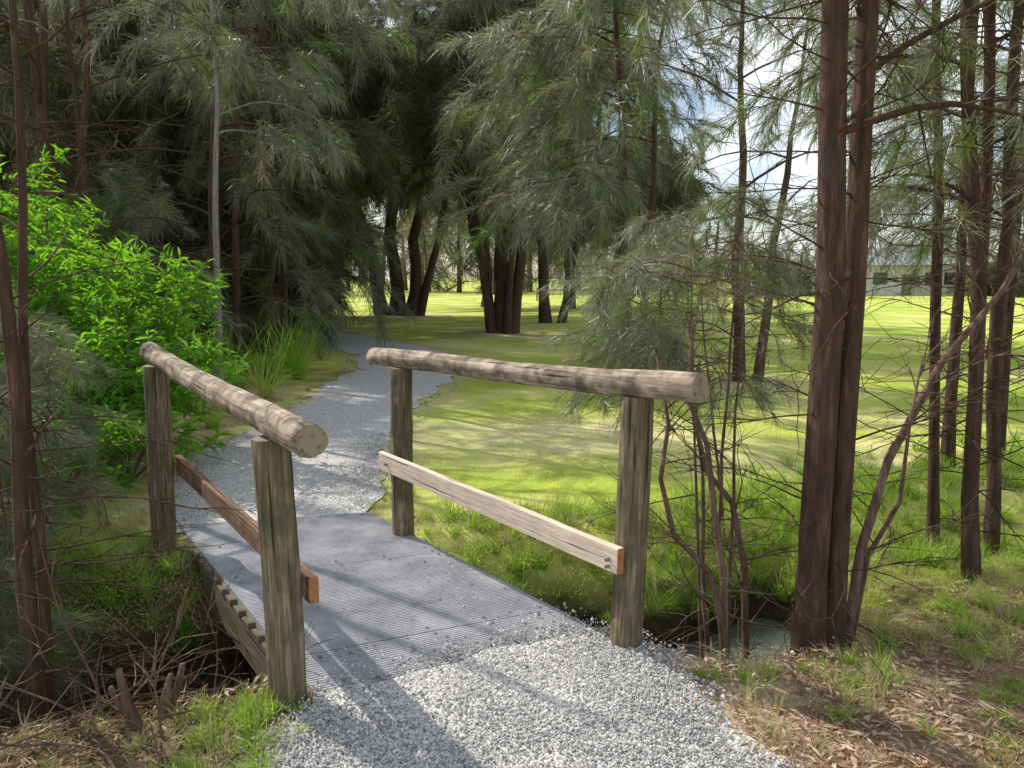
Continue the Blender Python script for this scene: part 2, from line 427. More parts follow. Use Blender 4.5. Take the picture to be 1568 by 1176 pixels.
def blades(name, n, rad, h, w, mt, lean=.5, droop=.25, n2=0, mt2=None, seg=2):
    V = []; F = []
    def go(k):
        for i in range(k):
            a = R.uniform(0, 6.28); r = rad*math.sqrt(R.random())
            p = Vector((r*math.cos(a), r*math.sin(a), -.01))
            d = Vector((R.gauss(0, lean), R.gauss(0, lean), 1)).normalized()
            ribbon(V, F, p, d, h*R.uniform(.45, 1.2), w*R.uniform(.7, 1.3), droop*R.uniform(0, 2), seg)
    go(n); k = len(F); go(n2)
    return mesh_obj(name, V, F, [mt, mt2 or mt], fm=[0]*k+[1]*(len(F)-k), linkit=False)
C_lawn = make_coll('lawn_patches', [blades('lawn_patch', 110, .22, .028, .004, M_lawn, .9, .3, 36, M_drygrass, 1) for _ in range(4)])
C_tall = make_coll('grass_clumps', [blades('grass_clump', 50, .06, .24, .0060, M_grass, .45, .3, 8, M_drygrass, 2) for _ in range(4)])
C_dry = make_coll('dry_clumps', [blades('dry_clump', 40, .05, .2, .004, M_drygrass, .6, .3, 8, M_grass) for _ in range(3)])
C_strap = make_coll('strap_clumps', [blades('strap_clump', 80, .12, .9, .014, M_grass, .4, .45, 8, M_drygrass, 5) for _ in range(3)])
def litterpatch(name):
    V = []; F = []
    for i in range(26):
        p = Vector((R.uniform(-.15, .15), R.uniform(-.15, .15), R.uniform(.004, .02)))
        a = R.uniform(0, 6.28); d = Vector((math.cos(a), math.sin(a), R.uniform(-.1, .35))).normalized(); s = Vector((-d.y, d.x, R.uniform(-.5, .5))).normalized()
        l = R.uniform(.02, .07); w = R.uniform(.006, .017); b = len(V)
        V += [p, p+d*l*.5+s*w*.5, p+d*l*.5-s*w*.5, p+d*l+Vector((0, 0, -.005))]; F += [(b, b+1, b+2), (b+1, b+3, b+2)]
    for i in range(60):
        p = Vector((R.uniform(-.16, .16), R.uniform(-.16, .16), R.uniform(.003, .012)))
        a = R.uniform(0, 6.28); ribbon(V, F, p, Vector((math.cos(a), math.sin(a), .05)), R.uniform(.05, .16), .002, .02, 2)
    return mesh_obj(name, V, F, M_litter, linkit=False)
C_lit = make_coll('litter_patches', [litterpatch('litter_patch') for _ in range(4)])
def stones(name, n, rad, s0, s1):
    V = []; F = []
    ico = [(0, 0, 1), (.89, 0, .45), (.28, .85, .45), (-.72, .53, .45), (-.72, -.53, .45), (.28, -.85, .45), (.72, .53, -.45), (-.28, .85, -.45), (-.89, 0, -.45), (-.28, -.85, -.45), (.72, -.53, -.45), (0, 0, -1)]
    fc = [(0, 1, 2), (0, 2, 3), (0, 3, 4), (0, 4, 5), (0, 5, 1), (1, 6, 2), (2, 7, 3), (3, 8, 4), (4, 9, 5), (5, 10, 1), (6, 7, 2), (7, 8, 3), (8, 9, 4), (9, 10, 5), (10, 6, 1), (6, 11, 7), (7, 11, 8), (8, 11, 9), (9, 11, 10), (10, 11, 6)]
    for i in range(n):
        a = R.uniform(0, 6.28); r = rad*math.sqrt(R.random()); s = R.uniform(s0, s1)*(1 if R.random() < .9 else 1.6)
        c = Vector((r*math.cos(a), r*math.sin(a), s*.15))
        rot = Euler((R.uniform(0, 6), R.uniform(0, 6), R.uniform(0, 6))).to_matrix(); sc = Vector((1, R.uniform(.6, 1), R.uniform(.45, .8)))
        b = len(V)
        for v in ico:
            q = Vector(v)*R.uniform(.8, 1.15); V.append(c+rot @ Vector((q.x*sc.x, q.y*sc.y, q.z*sc.z))*s)
        F += [tuple(b+k for k in f) for f in fc]
    return mesh_obj(name, V, F, M_stone, linkit=False)
C_stone = make_coll('gravel_patches', [stones('gravel_patch', 300, .16, .0024, .0056) for _ in range(4)])
C_spill = make_coll('spilt_gravel', [stones('spilt_stones', 7, .12, .003, .007) for _ in range(4)])

# ---------------------------------------------------------------- gaps in the canopy where the photograph shows sun on the ground
def keep(p):
    gx, gy = p.x-S.x/S.z*p.z, p.y-S.y/S.z*p.z
    n = nz(gx*1.1, gy*1.3+gx*.4, 3.3)
    if -2.9 < gx < 3.8 and -.2 < gy < 5.0: return False
    if -4.8 < gx < -.4 and 4.6 < gy < 9.5: return n > .38
    if -.4 <= gx < 9 and 4.8 <= gy < 9.5: return n > .36
    if -3.4 < gx < 12 and 9.5 <= gy < 14: return n > .12
    if -6 < gx < 20 and 14 <= gy < 60: return nz(gx*.25, gy*.7, 1.3) > .12
    return n > -.35

def branch(p, d, L, k, up=-.05, wob=.12):
    pts = [p.copy()]
    d = d.normalized()
    for i in range(k):
        p = p+d*(L/k); pts.append(p.copy())
        d = (d+Vector((R.gauss(0, wob), R.gauss(0, wob), up+R.gauss(0, wob*.5)))).normalized()
    return pts
def at(pts, t):
    x = t*(len(pts)-1); j = min(int(x), len(pts)-2); return pts[j].lerp(pts[j+1], x-j), (pts[j+1]-pts[j]).normalized()

def she_oak(name, base, H, trunks, z0, Rc, nb, coll, sc, ns=6, ntf=3, bm=M_bark, dead=0, asym=None, n_seg=11, branch_up=.5, dens=1.0, filt=True, aprob=.4, taper=.8, wob=1.8):
    par = empty(name)
    V = []; F = []; tf = []; bx, by = base; bz = th(bx, by)-.08
    reach = .75*sc if coll is C_mid else (.3*sc if coll is C_near else 1.6*sc)
    lines = []
    for (ox, oy, lx, ly, r, h) in trunks:
        pts = []; k = n_seg
        sd = R.uniform(0, 50)
        for i in range(k+1):
            t = i/k
            pts.append(Vector((bx+ox+lx*t+r*wob*nz(t*4.5+sd, 0)*min(1, t*4), by+oy+ly*t+r*wob*nz(t*4.5+sd, 7)*min(1, t*4), bz+h*t)))
        rad = [r*((1.3 if i == 0 else 1.0)-taper*(i/k)**1.1)*R.uniform(.93, 1.07) for i in range(k+1)]
        tube(V, F, pts, rad, 10 if r > .05 else 7); lines.append((pts, r, h))
    for i in range(nb):
        pts, r, h = lines[i % len(lines)]
        t = z0/h+(.98-z0/h)*((i+.5)/nb)**.9+R.uniform(-.02, .02); t = max(.03, min(.97, t))
        p, _ = at(pts, t); u = max(0, (t*h-z0)/(h-z0))
        az = R.uniform(0, 6.283) if asym is None or R.random() > 1-aprob+.2 else asym+R.gauss(0, .6)
        L = Rc*(.35+.75*math.sin(math.pi*min(1, .22+.78*u)))*R.uniform(.6, 1.15)
        d = Vector((math.cos(az), math.sin(az), branch_up*R.uniform(.5, 1.3)))
        bp = branch(p, d, L, 7, -.14)
        rb = max(.006, r*.3*(1-.6*u))
        if filt and not keep(bp[-1]) and not keep(bp[4]) and R.random() < .88: continue
        tube(V, F, bp, [rb*(1-.8*q/7) for q in range(8)], 5)
        for s in range(ns):
            tt = .25+.75*(s+R.random())/ns; q, dd = at(bp, min(1, tt))
            if filt and not keep(q) and R.random() < .7: continue
            a2 = R.choice((-1, 1))*R.uniform(.3, 1.2)
            d2 = Matrix.Rotation(a2, 3, 'Z') @ dd; d2.z = R.uniform(-.5, .35)
            sp = branch(q, d2, L*R.uniform(.22, .42), 4, -.2)
            tube(V, F, sp, [rb*.35*(1-.7*w/4) for w in range(5)], 3, False)
            for f in range(ntf):
                if R.random() > dens: continue
                q2, d3 = at(sp, R.uniform(.3, 1))
                yaw = math.atan2(d3.y, d3.x)+R.gauss(0, .6)
                if filt and (not keep(q2) or not keep(q2+Vector((math.cos(yaw), math.sin(yaw), -.5))*reach)): continue
                tf.append((q2, (R.gauss(0, .35), R.uniform(-.1, 1.0), yaw), sc*R.uniform(.65, 1.3)))
    for i in range(dead):
        pts, r, h = R.choice(lines)
        p, _ = at(pts, R.uniform(.05, min(.9, 3.2/h))); az = R.uniform(0, 6.283)
        bp = branch(p, Vector((math.cos(az), math.sin(az), R.uniform(-.3, .6))), R.uniform(.3, .9), 5, -.03, .2)
        tube(V, F, bp, [.006*(1-.8*w/5) for w in range(6)], 4, False)
        for s in range(4):
            q, dd = at(bp, R.uniform(.25, .95)); d2 = (dd+Vector((R.gauss(0, .6), R.gauss(0, .6), R.gauss(0, .5)))).normalized()
            tube(V, F, branch(q, d2, R.uniform(.12, .4), 4, -.05, .25), [.0028, .0024, .002, .0015, .0008], 3, False)
    mesh_obj('trunk_and_limbs', V, F, bm, par, smooth=True)
    scatter('needle_foliage', tf, coll, par)
    return par

# --- near right twin trunk
she_oak('she_oak_tree', (1.41, 3.36), 7, [(-.05, 0, .04, .1, .066, 7), (.065, .03, .12, .2, .055, 7)], 2.25, 1.4, 20, C_near, 1.3, 6, 4, dead=44, dens=.75, filt=False, taper=.45, asym=.7, wob=.8)
# --- near left
she_oak('she_oak_tree', (-1.86, 2.85), 5, [(0, 0, -.12, .1, .034, 5.5), (-.05, .12, .02, .2, .024, 5)], 1.5, 1.15, 26, C_near, 1.15, 6, 4, dead=40, asym=2.6, dens=.9, aprob=.9, wob=1.2)
# --- right stand
for (x, y, lx, r, f) in [(2.62, 4.2, -.4, .045, 1), (2.72, 4.4, -.15, .04, 1), (2.95, 5.2, -.3, .04, 0), (3.35, 5.2, -.1, .05, 1), (3.75, 6.5, .0, .05, 1), (4.3, 6.7, .1, .05, 1)]:
    she_oak('she_oak_tree', (x, y), 6.5, [(0, 0, lx, .2, r, 6.5)], 2.1, 1.25, 15 if f else 4, C_near if y < 5 else C_mid, 1.4 if y < 5 else .9, 5, 3, dead=26, dens=.6, filt=False, taper=.6)
# --- mid right thin trees
she_oak('she_oak_tree', (3.7, 12.5), 6.8, [(0, 0, -.2, 0, .10, 6.8), (.3, 0, .6, 0, .08, 6.2)], 2.2, 2.5, 24, C_mid, 1.4, 6, 3, dens=.8)
she_oak('she_oak_tree', (2.1, 13.8), 8, [(0, 0, -.4, 0, .11, 8), (.2, 0, .3, 0, .08, 7.5)], 2.7, 2.4, 28, C_mid, 1.45, 6, 3, asym=3.1, filt=False, dens=.8)
she_oak('she_oak_tree', (10, 16), 7, [(0, 0, .2, 0, .12, 7)], 2.4, 2.4, 18, C_mid, 1.7, 6, 3, dens=.7)
# --- centre group
she_oak('she_oak_tree', (-.3, 24), 13, [(-.3, 0, -1.6, 0, .17, 12), (.0, .1, .0, .4, .26, 13), (.3, 0, 1.4, -.3, .18, 12), (.15, -.2, .6, -.5, .12, 11), (-.35, -.2, -.9, -.6, .08, 8)], 4.2, 4.4, 76, C_far, .9, 7, 3, bm=M_dark, branch_up=.75, filt=False, dead=20)
she_oak('she_oak_tree', (1.3, 30), 11, [(0, 0, -.6, 0, .22, 11), (.6, 0, 1.8, 0, .16, 10)], 4.8, 3.6, 20, C_far, 1.1, 6, 3, bm=M_dark, filt=False)
she_oak('she_oak_tree', (-5.3, 36), 13, [(-.7, 0, -2.4, 0, .3, 13), (0, 0, -.4, 0, .34, 13), (.6, 0, 1.6, 0, .3, 13), (1, 0, 2.8, .5, .2, 12)], 5.6, 5.0, 44, C_far, 1.4, 6, 3, bm=M_dark, filt=False)
she_oak('she_oak_tree', (3.3, 45), 10, [(0, 0, .3, 0, .34, 10)], 5.0, 4.0, 20, C_far, 1.6, 6, 3, bm=M_dark, filt=False)
she_oak('she_oak_tree', (5.4, 44), 9, [(0, 0, 1.6, 0, .26, 9)], 4.8, 3.4, 16, C_far, 1.5, 6, 3, bm=M_dark, filt=False)
she_oak('she_oak_tree', (-1.6, 48), 13, [(0, 0, .6, 0, .3, 13)], 5, 5, 22, C_far, 1.8, 6, 3, bm=M_dark, filt=False)
# --- left wall of she-oaks
for (x, y, H, z0, rc, nb, c, s, fl) in [(-5.2, 6.9, 6, 1.6, 1.7, 22, C_mid, .9, 1), (-5.6, 9.8, 8, .9, 2.2, 40, C_mid, 1.15, 1), (-4.9, 12.8, 8.5, .8, 1.9, 50, C_mid, 1.25, 1), (-5.2, 16.5, 10, .5, 2.3, 54, C_mid, 1.7, 1),
                                   (-7.5, 13, 9, .8, 2.4, 40, C_mid, 1.6, 1), (-8.5, 19, 11, .6, 3.0, 44, C_far, 1.0, 0), (-7.4, 24, 12, .6, 2.6, 36, C_far, 1.1, 0), (-13, 25, 11, .8, 4, 30, C_far, 1.5, 0), (-7.8, 8.2, 7, .6, 2.0, 30, C_mid, 1.2, 1), (-12, 34, 13, 1, 4, 34, C_far, 1.7, 0), (-6.3, 18.8, 10, .5, 2.2, 38, C_far, .9, 0), (-11, 15, 10, .8, 3, 36, C_far, .9, 0)]:
    she_oak('she_oak_tree', (x, y), H, [(0, 0, R.uniform(-.4, .4), 0, .10, H), (.25, .2, R.uniform(0, .5), 0, .07, H*.9)], z0, rc, nb, c, s, 6, 4, bm=M_bark if y < 12 else M_dark, filt=bool(fl))
she_oak('she_oak_tree', (-4.6, 11.9), 8, [(0, 0, .3, 0, .09, 8)], 3.8, 2.7, 12, C_mid, 1.15, 7, 3, asym=-.1, aprob=.9, branch_up=.45, filt=False)
she_oak('pale_trunk_tree', (-3.75, 9.8), 7, [(0, 0, .15, .2, .05, 7)], 3.0, 1.5, 14, C_mid, 1.1, 6, 3, bm=M_bark_g)

# --- saplings
def sapling(base, stems, nb, Rc, z0, coll, sc, ntf=4, bm=M_stem, dead=6, name='she_oak_sapling', asym=None, ns=5):
    she_oak(name, base, 2, stems, z0, Rc, nb, coll, sc, ns, ntf, bm=bm, dead=dead, branch_up=.5, asym=asym, filt=False)
sapling((1.02, 3.66), [(0, 0, -.12, .35, .015, 2.5), (.05, .02, .18, .5, .013, 2.6), (-.03, .05, .02, .75, .012, 2.4)], 16, .58, 1.7, C_near, .85, 3, asym=2.9, dead=20)
sapling((1.35, 4.9), [(0, 0, .1, .1, .014, 2.6), (.1, .1, -.3, .1, .012, 2.3)], 14, .65, 1.6, C_near, .9, 3, dead=8)
for (x, y, h) in [(-3.1, 4.7, 1.5), (-3.6, 5.0, 2.2), (-4.4, 5.6, 2.8), (-2.75, 3.9, 1.3), (-2.5, 3.3, 1.1), (-3.2, 4.0, 1.9), (-2.9, 3.2, 1.7), (-3.9, 4.6, 2.6), (-2.35, 3.0, 1.5)]:
    sapling((x, y), [(0, 0, R.uniform(-.2, .1), .1, .014, h), (.05, .1, R.uniform(-.3, .1), 0, .011, h*.85)], 13, .42, .35, C_near, .8, 3, dead=14, ns=4)
par = empty('leaning_sapling')
V = []; F = []
def twiggy(V, F, pp, rad, nt_, l0, l1, nside=8):
    tube(V, F, pp, rad, nside)
    for i in range(nt_):
        q, d = at(pp, R.uniform(.12, .97)); d2 = (d*.4+Vector((R.gauss(0, .7), R.gauss(0, .7), R.gauss(.1, .5)))).normalized()
        b2 = branch(q, d2, R.uniform(l0, l1), 5, -.02, .2); tube(V, F, b2, [.005, .0042, .0035, .0028, .002, .001], 4, False)
        for s in range(4):
            q2, d3 = at(b2, R.uniform(.3, 1)); tube(V, F, branch(q2, (d3+Vector((R.gauss(0, .6), R.gauss(0, .6), R.gauss(0, .5)))).normalized(), R.uniform(.1, .3), 3, 0, .2), [.0025, .002, .0015, .0008], 3, False)
pp = [Vector(p) for p in [(1.56, 3.42, -.1), (1.64, 3.5, .35), (1.79, 3.6, .75), (2.06, 3.7, 1.2), (2.39, 3.8, 1.55), (2.74, 3.9, 2.1), (2.94, 4.0, 2.8)]]
twiggy(V, F, pp, [.026, .023, .02, .018, .015, .012, .007], 30, .3, .8)
pp = [Vector(p) for p in [(1.62, 3.5, -.1), (1.70, 3.55, .3), (1.86, 3.6, .55), (1.88, 3.6, .9), (1.93, 3.62, 1.25)]]
twiggy(V, F, pp, [.016, .013, .011, .008, .004], 12, .2, .5)
mesh_obj('stem_and_twigs', V, F, M_stem, par, smooth=True)
par = empty('bare_twiggy_shrub'); V = []; F = []
for st in [[(.98, 3.35, -.15), (.95, 3.36, .1), (.90, 3.4, .28), (.74, 3.42, .45), (.68, 3.45, .7), (.72, 3.5, .95), (.66, 3.55, 1.3)],
           [(.98, 3.36, -.15), (.97, 3.4, .25), (.93, 3.45, .55), (.90, 3.5, .85), (.82, 3.55, 1.05), (.84, 3.6, 1.4)],
           [(1.2, 3.7, -.5), (1.16, 3.72, .2), (1.10, 3.75, .5), (.98, 3.8, .65), (.92, 3.85, .9), (.95, 3.9, 1.2)]]:
    twiggy(V, F, [Vector(p) for p in st], [.019-.0019*i for i in range(len(st))], 16, .15, .5, 7)
mesh_obj('stems', V, F, M_stem, par, smooth=True)

# --- broad-leaf bush
def bush(name, lobes, coll, n, sc):
    par = empty(name); V = []; F = []; tf = []
    for (cx, cy, cz, rx, rz) in lobes:
        g0 = Vector((cx, cy, th(cx, cy)-.05))
        for i in range(int(n*rx*rz)):
            u = Vector((R.gauss(0, 1), R.gauss(0, 1), R.gauss(0, 1))).normalized()*R.uniform(.45, 1)**.5
            k = 1+.6*nz(u.x*2+cx, u.y*2, u.z*2)
            p = Vector((cx+u.x*rx*k, cy+u.y*rx*k, cz+u.z*rz*k))
            if p.z < th(p.x, p.y)+.03: continue
            tf.append((p, (R.gauss(0, .5), R.gauss(0, .5), math.atan2(u.y, u.x)+R.gauss(0, .7)), sc*R.uniform(.7, 1.3)))
            if i % 9 == 0:
                m = g0.lerp(p, .5)+Vector((R.gauss(0, .08), R.gauss(0, .08), .1)); tube(V, F, [g0, m, p], [.012, .008, .003], 4, False)
    mesh_obj('stems', V, F, M_stem, par); scatter('leaf_foliage', tf, coll, par)
bush('broadleaf_shrub', [(-3.65, 7.0, .95, .8, .9), (-3.15, 6.2, .5, .5, .55), (-4.5, 6.6, .9, .65, .9)], C_leaf, 440, 1.0)
bush('broadleaf_shrub', [(-3.2, 5.2, .4, .4, .4), (-5, 8, 1.3, .8, 1.3)], C_leaf, 340, 1.0)
par = empty('strap_leaf_plant')
scatter('leaves', [((x, y, th(x, y)-.02), (0, 0, R.uniform(0, 6)), s) for x, y, s in [(-3.8, 12, 1.15), (-3.5, 12.6, .9), (-4.2, 11.5, 1.2), (-3.4, 10.6, .8), (-4.3, 10.6, 1.1), (-3.9, 9.4, .9), (-3.3, 8.4, .55), (-3.9, 13.5, 1.2), (-4.1, 14.8, 1.2)]], C_strap, par)

# --- distant tree mass
tf = []; V = []; F = []
for i in range(80):
    a = math.radians(-62+124*(i+R.random())/80); d = R.uniform(80, 115)
    cx, cy = d*math.sin(a), d*math.cos(a); hh = R.uniform(8, 13)
    if .30 < a < .66: hh *= .6
    if a < -.12: hh *= 1.4
    g0 = Vector((cx, cy, th(cx, cy))); tube(V, F, [g0, g0+Vector((R.uniform(-1, 1), 0, hh*.8))], [.35, .1], 6)
    for k in range(22):
        u = Vector((R.gauss(0, 1), R.gauss(0, 1), R.gauss(0, 1))).normalized()*R.random()**.4
        tf.append((g0+Vector((u.x*hh*.42, u.y*hh*.42, hh*.54+u.z*hh*.5)), (0, R.uniform(0, .8), R.uniform(0, 6.28)), R.uniform(2.6, 4.0)))
par = empty('distant_trees'); mesh_obj('trunks', V, F, M_dark, par); scatter('foliage', tf, C_far, par)

# ---------------------------------------------------------------- far fence and house
def box(V, F, c, hx, hy, hz):
    b = len(V)
    for dz in (-1, 1):
        for dx, dy in ((-1, -1), (1, -1), (1, 1), (-1, 1)): V.append(Vector((c[0]+dx*hx, c[1]+dy*hy, c[2]+dz*hz)))
    F += [(b, b+3, b+2, b+1), (b+4, b+5, b+6, b+7), (b, b+1, b+5, b+4), (b+1, b+2, b+6, b+5), (b+2, b+3, b+7, b+6), (b+3, b, b+4, b+7)]
V = []; F = []
for i in range(9):
    x = 2+i*2.4; z = th(x, 62); box(V, F, (x, 62, z+.5), .06, .06, .55)
    if i < 8: box(V, F, (x+1.2, 61.9, z+.9), 1.2, .025, .045)
mesh_obj('post_and_rail_fence', V, F, M_fence)
hs = empty('pale_house'); hx, hy = 39, 82; hz = th(hx, hy)
V = []; F = []; box(V, F, (hx, hy, hz+1.4), 6, 4, 1.6); mesh_obj('walls', V, F, M_wall, hs)
V = [Vector(p) for p in [(hx-6.6, hy-4.6, hz+3.02), (hx+6.6, hy-4.6, hz+3.02), (hx+6.6, hy+4.6, hz+3.02), (hx-6.6, hy+4.6, hz+3.02), (hx-4, hy, hz+4.9), (hx+4, hy, hz+4.9)]]
mesh_obj('roof', V, [(0, 1, 5, 4), (1, 2, 5), (2, 3, 4, 5), (3, 0, 4), (3, 2, 1, 0)], M_roof, hs)
V = []; F = []
for dx in (-4.6, -2.2, 3, 4.9): box(V, F, (hx+dx, hy-4.01, hz+1.7), .7, .03, .6)
mesh_obj('windows', V, F, M_glass, hs)
V = []; F = []; box(V, F, (hx+.5, hy-4.01, hz+1.05), .5, .04, 1.05); mesh_obj('door', V, F, M_fence, hs)

# ---------------------------------------------------------------- footbridge
br = empty('timber_footbridge')
def log(name, A, B, r, mt, nseg=22, nr=28, taper=0, rough=.05):
    A, B = Vector(A), Vector(B); L = (B-A).length; V = []; F = []; fm = []; sd = R.uniform(0, 99)
    zz = [0, .004]+[.004+(L-.008)*i/nseg for i in range(1, nseg)]+[L-.004, L]
    for i, z in enumerate(zz):
        rr = r*(1-taper*z/L)*(.94 if i in (0, len(zz)-1) else 1)
        bend = Vector((.006*math.sin(z*2+sd), .006*math.cos(z*2.3+sd), 0))*(min(L, 1.5))
        for k in range(nr):
            a = 2*math.pi*k/nr
            q = rr*(1+rough*nz(math.cos(a)*1.2+sd, math.sin(a)*1.2, z*2.2)+.5*rough*nz(math.cos(a)*4, math.sin(a)*4+sd, z*9))
            V.append(Vector((q*math.cos(a), q*math.sin(a), z))+bend)
    for i in range(len(zz)-1):
        for k in range(nr):
            k2 = (k+1) % nr; F.append((i*nr+k, i*nr+k2, (i+1)*nr+k2, (i+1)*nr+k)); fm.append(0)
    F.append(tuple(range(nr-1, -1, -1))); fm.append(1)
    F.append(tuple((len(zz)-1)*nr+k for k in range(nr))); fm.append(1)
    o = mesh_obj(name, V, F, [mt, M_end], br, smooth=False, fm=fm)
    for p in o.data.polygons: p.use_smooth = p.material_index == 0
    o.location = A; o.rotation_mode = 'QUATERNION'; o.rotation_quaternion = (B-A).to_track_quat('Z', 'Y')
    return o
log('post_near_right', (.485, 3.2, -.55), (.52, 3.21, 1.125), .072, M_post, taper=.05, rough=.08)
log('post_far_right', (-.68, 4.73, -.55), (-.68, 4.73, 1.07), .069, M_post, rough=.08)
log('post_near_left', (-.86, 2.77, -.5), (-.875, 2.77, 1.035), .069, M_post, rough=.08)
log('post_far_left', (-2.11, 4.49, -.55), (-2.09, 4.49, 1.11), .071, M_post, rough=.08)
log('handrail_right', (-.90, 5.03, 1.105), (.725, 2.91, 1.19), .056, M_rail, 40, rough=.15)
log('handrail_left', (-2.25, 4.76, 1.165), (-.657, 2.474, 1.075), .056, M_rail, 40, rough=.15)
def board(name, A, B, h, t, mt, up=Vector((0, 0, 1)), endm=None):
    A, B = Vector(A), Vector(B); L = (B-A).length; zax = (B-A).normalized(); xax = up.cross(zax).normalized(); yax = zax.cross(xax)
    V = []; F = []; n = 24; c = .004
    prof = [(-t/2+c, -h/2), (t/2-c, -h/2), (t/2, -h/2+c), (t/2, h/2-c), (t/2-c, h/2), (-t/2+c, h/2), (-t/2, h/2-c), (-t/2, -h/2+c)]
    for i in range(n+1):
        z = L*i/n; w = .004*nz(z*3, h*9, 1)
        for (x, y) in prof: V.append((x+w, y+w*.6, z))
    for i in range(n):
        for k in range(8): k2 = (k+1) % 8; F.append((i*8+k, i*8+k2, (i+1)*8+k2, (i+1)*8+k))
    F.append(tuple(range(7, -1, -1))); F.append(tuple(n*8+k for k in range(8)))
    o = mesh_obj(name, V, F, [mt, endm or mt], br, fm=[0]*(n*8)+[1, 1])
    o.matrix_world = Matrix(((xax.x, yax.x, zax.x, A.x), (xax.y, yax.y, zax.y, A.y), (xax.z, yax.z, zax.z, A.z), (0, 0, 0, 1)))
    return o
board('midrail_right', (-.82, 4.75, .485), (.452, 3.10, .44), .112, .038, M_board, endm=M_cut)
board('midrail_left', (-2.03, 4.60, .50), (-.742, 2.768, .45), .105, .038, M_oldboard, endm=M_cut)
for (p, nrm) in [((.402, 3.12, .44), (-.79, -.61, 0)), ((.402, 3.12, .41), (-.79, -.61, 0)), ((-.775, 4.65, .48), (-.79, -.61, 0))]:
    V = []; F = []; p = Vector(p); nrm = Vector(nrm); tube(V, F, [p-nrm*.01, p+nrm*.012], [.008, .008], 8); mesh_obj('bolt', V, F, M_bolt, br)
FL, NL, FR, NR = Vector((-2.17, 4.88)), Vector((-.69, 2.70)), Vector((-.99, 5.16)), Vector((.47, 3.25))
def dp(s, t): return NL.lerp(NR, s).lerp(FL.lerp(FR, s), t)
ZT = .022
V = []; F = []; fm = []
Ld = 2.4
def panel(t0, t1):
    nr = int((t1-t0)*Ld/.017)
    rows = []
    for i in range(nr):
        a = t0+(t1-t0)*i/nr; w = (t1-t0)/nr
        rows += [(a, 0), (a+w*.12, .004), (a+w*.62, .004), (a+w*.74, 0)]
    rows.append((t1, 0)); b = len(V); m = 6
    for (t, h) in rows:
        for k in range(m+1): p = dp(k/m, t); V.append(Vector((p.x, p.y, ZT-.004+h+.003*nz(p.x*2, p.y*2, 2))))
    for i in range(len(rows)-1):
        for k in range(m): F.append((b+i*(m+1)+k, b+i*(m+1)+k+1, b+(i+1)*(m+1)+k+1, b+(i+1)*(m+1)+k)); fm.append(1 if i % 4 == 3 else 0)
    for k, s in ((0, 0), (m, 1)):
        bb = len(V)
        for (t, h) in rows: p = dp(s, t); V.append(Vector((p.x, p.y, ZT-.04)))
        for i in range(len(rows)-1): F.append((b+i*(m+1)+k, b+(i+1)*(m+1)+k, bb+i+1, bb+i)); fm.append(0)
for t0, t1 in ((0, .174), (.176, .589), (.591, 1)): panel(t0, t1)
mesh_obj('ribbed_deck', V, F, [M_deck, M_groove], br, fm=fm)
V = []; F = []
for t in (.16, .19, .575, .605, .98):
    for s in (.05, .28, .5, .72, .95):
        p = dp(s, t); c = Vector((p.x, p.y, ZT)); tube(V, F, [c, c+Vector((0, 0, .006))], [.008, .007], 8)
mesh_obj('deck_screws', V, F, M_bolt, br)
for s in (.02, .5, .98):
    a, b_ = dp(s, -.02), dp(s, 1.02)
    board('bearer', (a.x, a.y, -.12), (b_.x, b_.y, -.12), .2, .1, M_bearer)
for i in range(17):
    t = .01+i*.061; a, b_ = dp(-.015, t), dp(1.015, t)
    board('deck_plank', (a.x, a.y, .0-.012), (b_.x, b_.y, -.012), .032, .125, M_bearer)
for t in (-.01, 1.01):
    a, b_ = dp(-.08, t), dp(1.04, t)
    board('abutment_sleeper', (a.x, a.y, -.16), (b_.x, b_.y, -.16), .28, .12, M_bearer)

# ---------------------------------------------------------------- gravel stones
pts = []
for i in range(250):
    x = R.uniform(-.95, 1.2); y = R.uniform(1.75, 3.35)
    lx = -.86 if y < 2.3 else -.84+(y-2.3)*.2
    rx = 1.08 if y < 1.6 else 1.08-(y-1.6)*.36
    if lx < x < rx and y < 2.77+(x+.7)*.52: pts.append(((x, y, .021+.014*sstep(2.3, 2.9, y)), (0, 0, R.uniform(0, 6.28)), R.uniform(.9, 1.35)))
for i in range(220):
    y = 4.9+R.random()*3.2; x = R.uniform(-3.2, -.7)
    if path_sd(x, y) < -.02 and not (y < 5.2 and on_deck(x, y)): pts.append(((x, y, .014), (0, 0, R.uniform(0, 6.28)), R.uniform(.9, 1.3)))
scatter('gravel', pts, C_stone, realize=False)
pts = []
for i in range(130):
    s, t = R.random(), R.random()**2*.9
    if R.random() < .5: s = 1-R.random()**2*.3
    p = dp(s, t); pts.append(((p.x, p.y, ZT), (0, 0, R.uniform(0, 6)), R.uniform(.6, 1.2)))
for i in range(340):
    if R.random() < .5: x, y = R.uniform(.3, 1.5), R.uniform(1.6, 3.2)
    elif R.random() < .5: x, y = R.uniform(-1.15, -.8), R.uniform(1.6, 2.7)
    else: x, y = R.uniform(-3.2, -.9), R.uniform(5, 9)
    pts.append(((x, y, max(th(x, y), 0)+.005), (0, 0, R.uniform(0, 6)), R.uniform(.7, 1.5)))
for i in range(120):
    p = dp(R.uniform(.0, 1), R.uniform(0, .14)); pts.append(((p.x, p.y, ZT), (0, 0, R.uniform(0, 6)), 1.2))
scatter('loose_gravel', pts, C_spill)

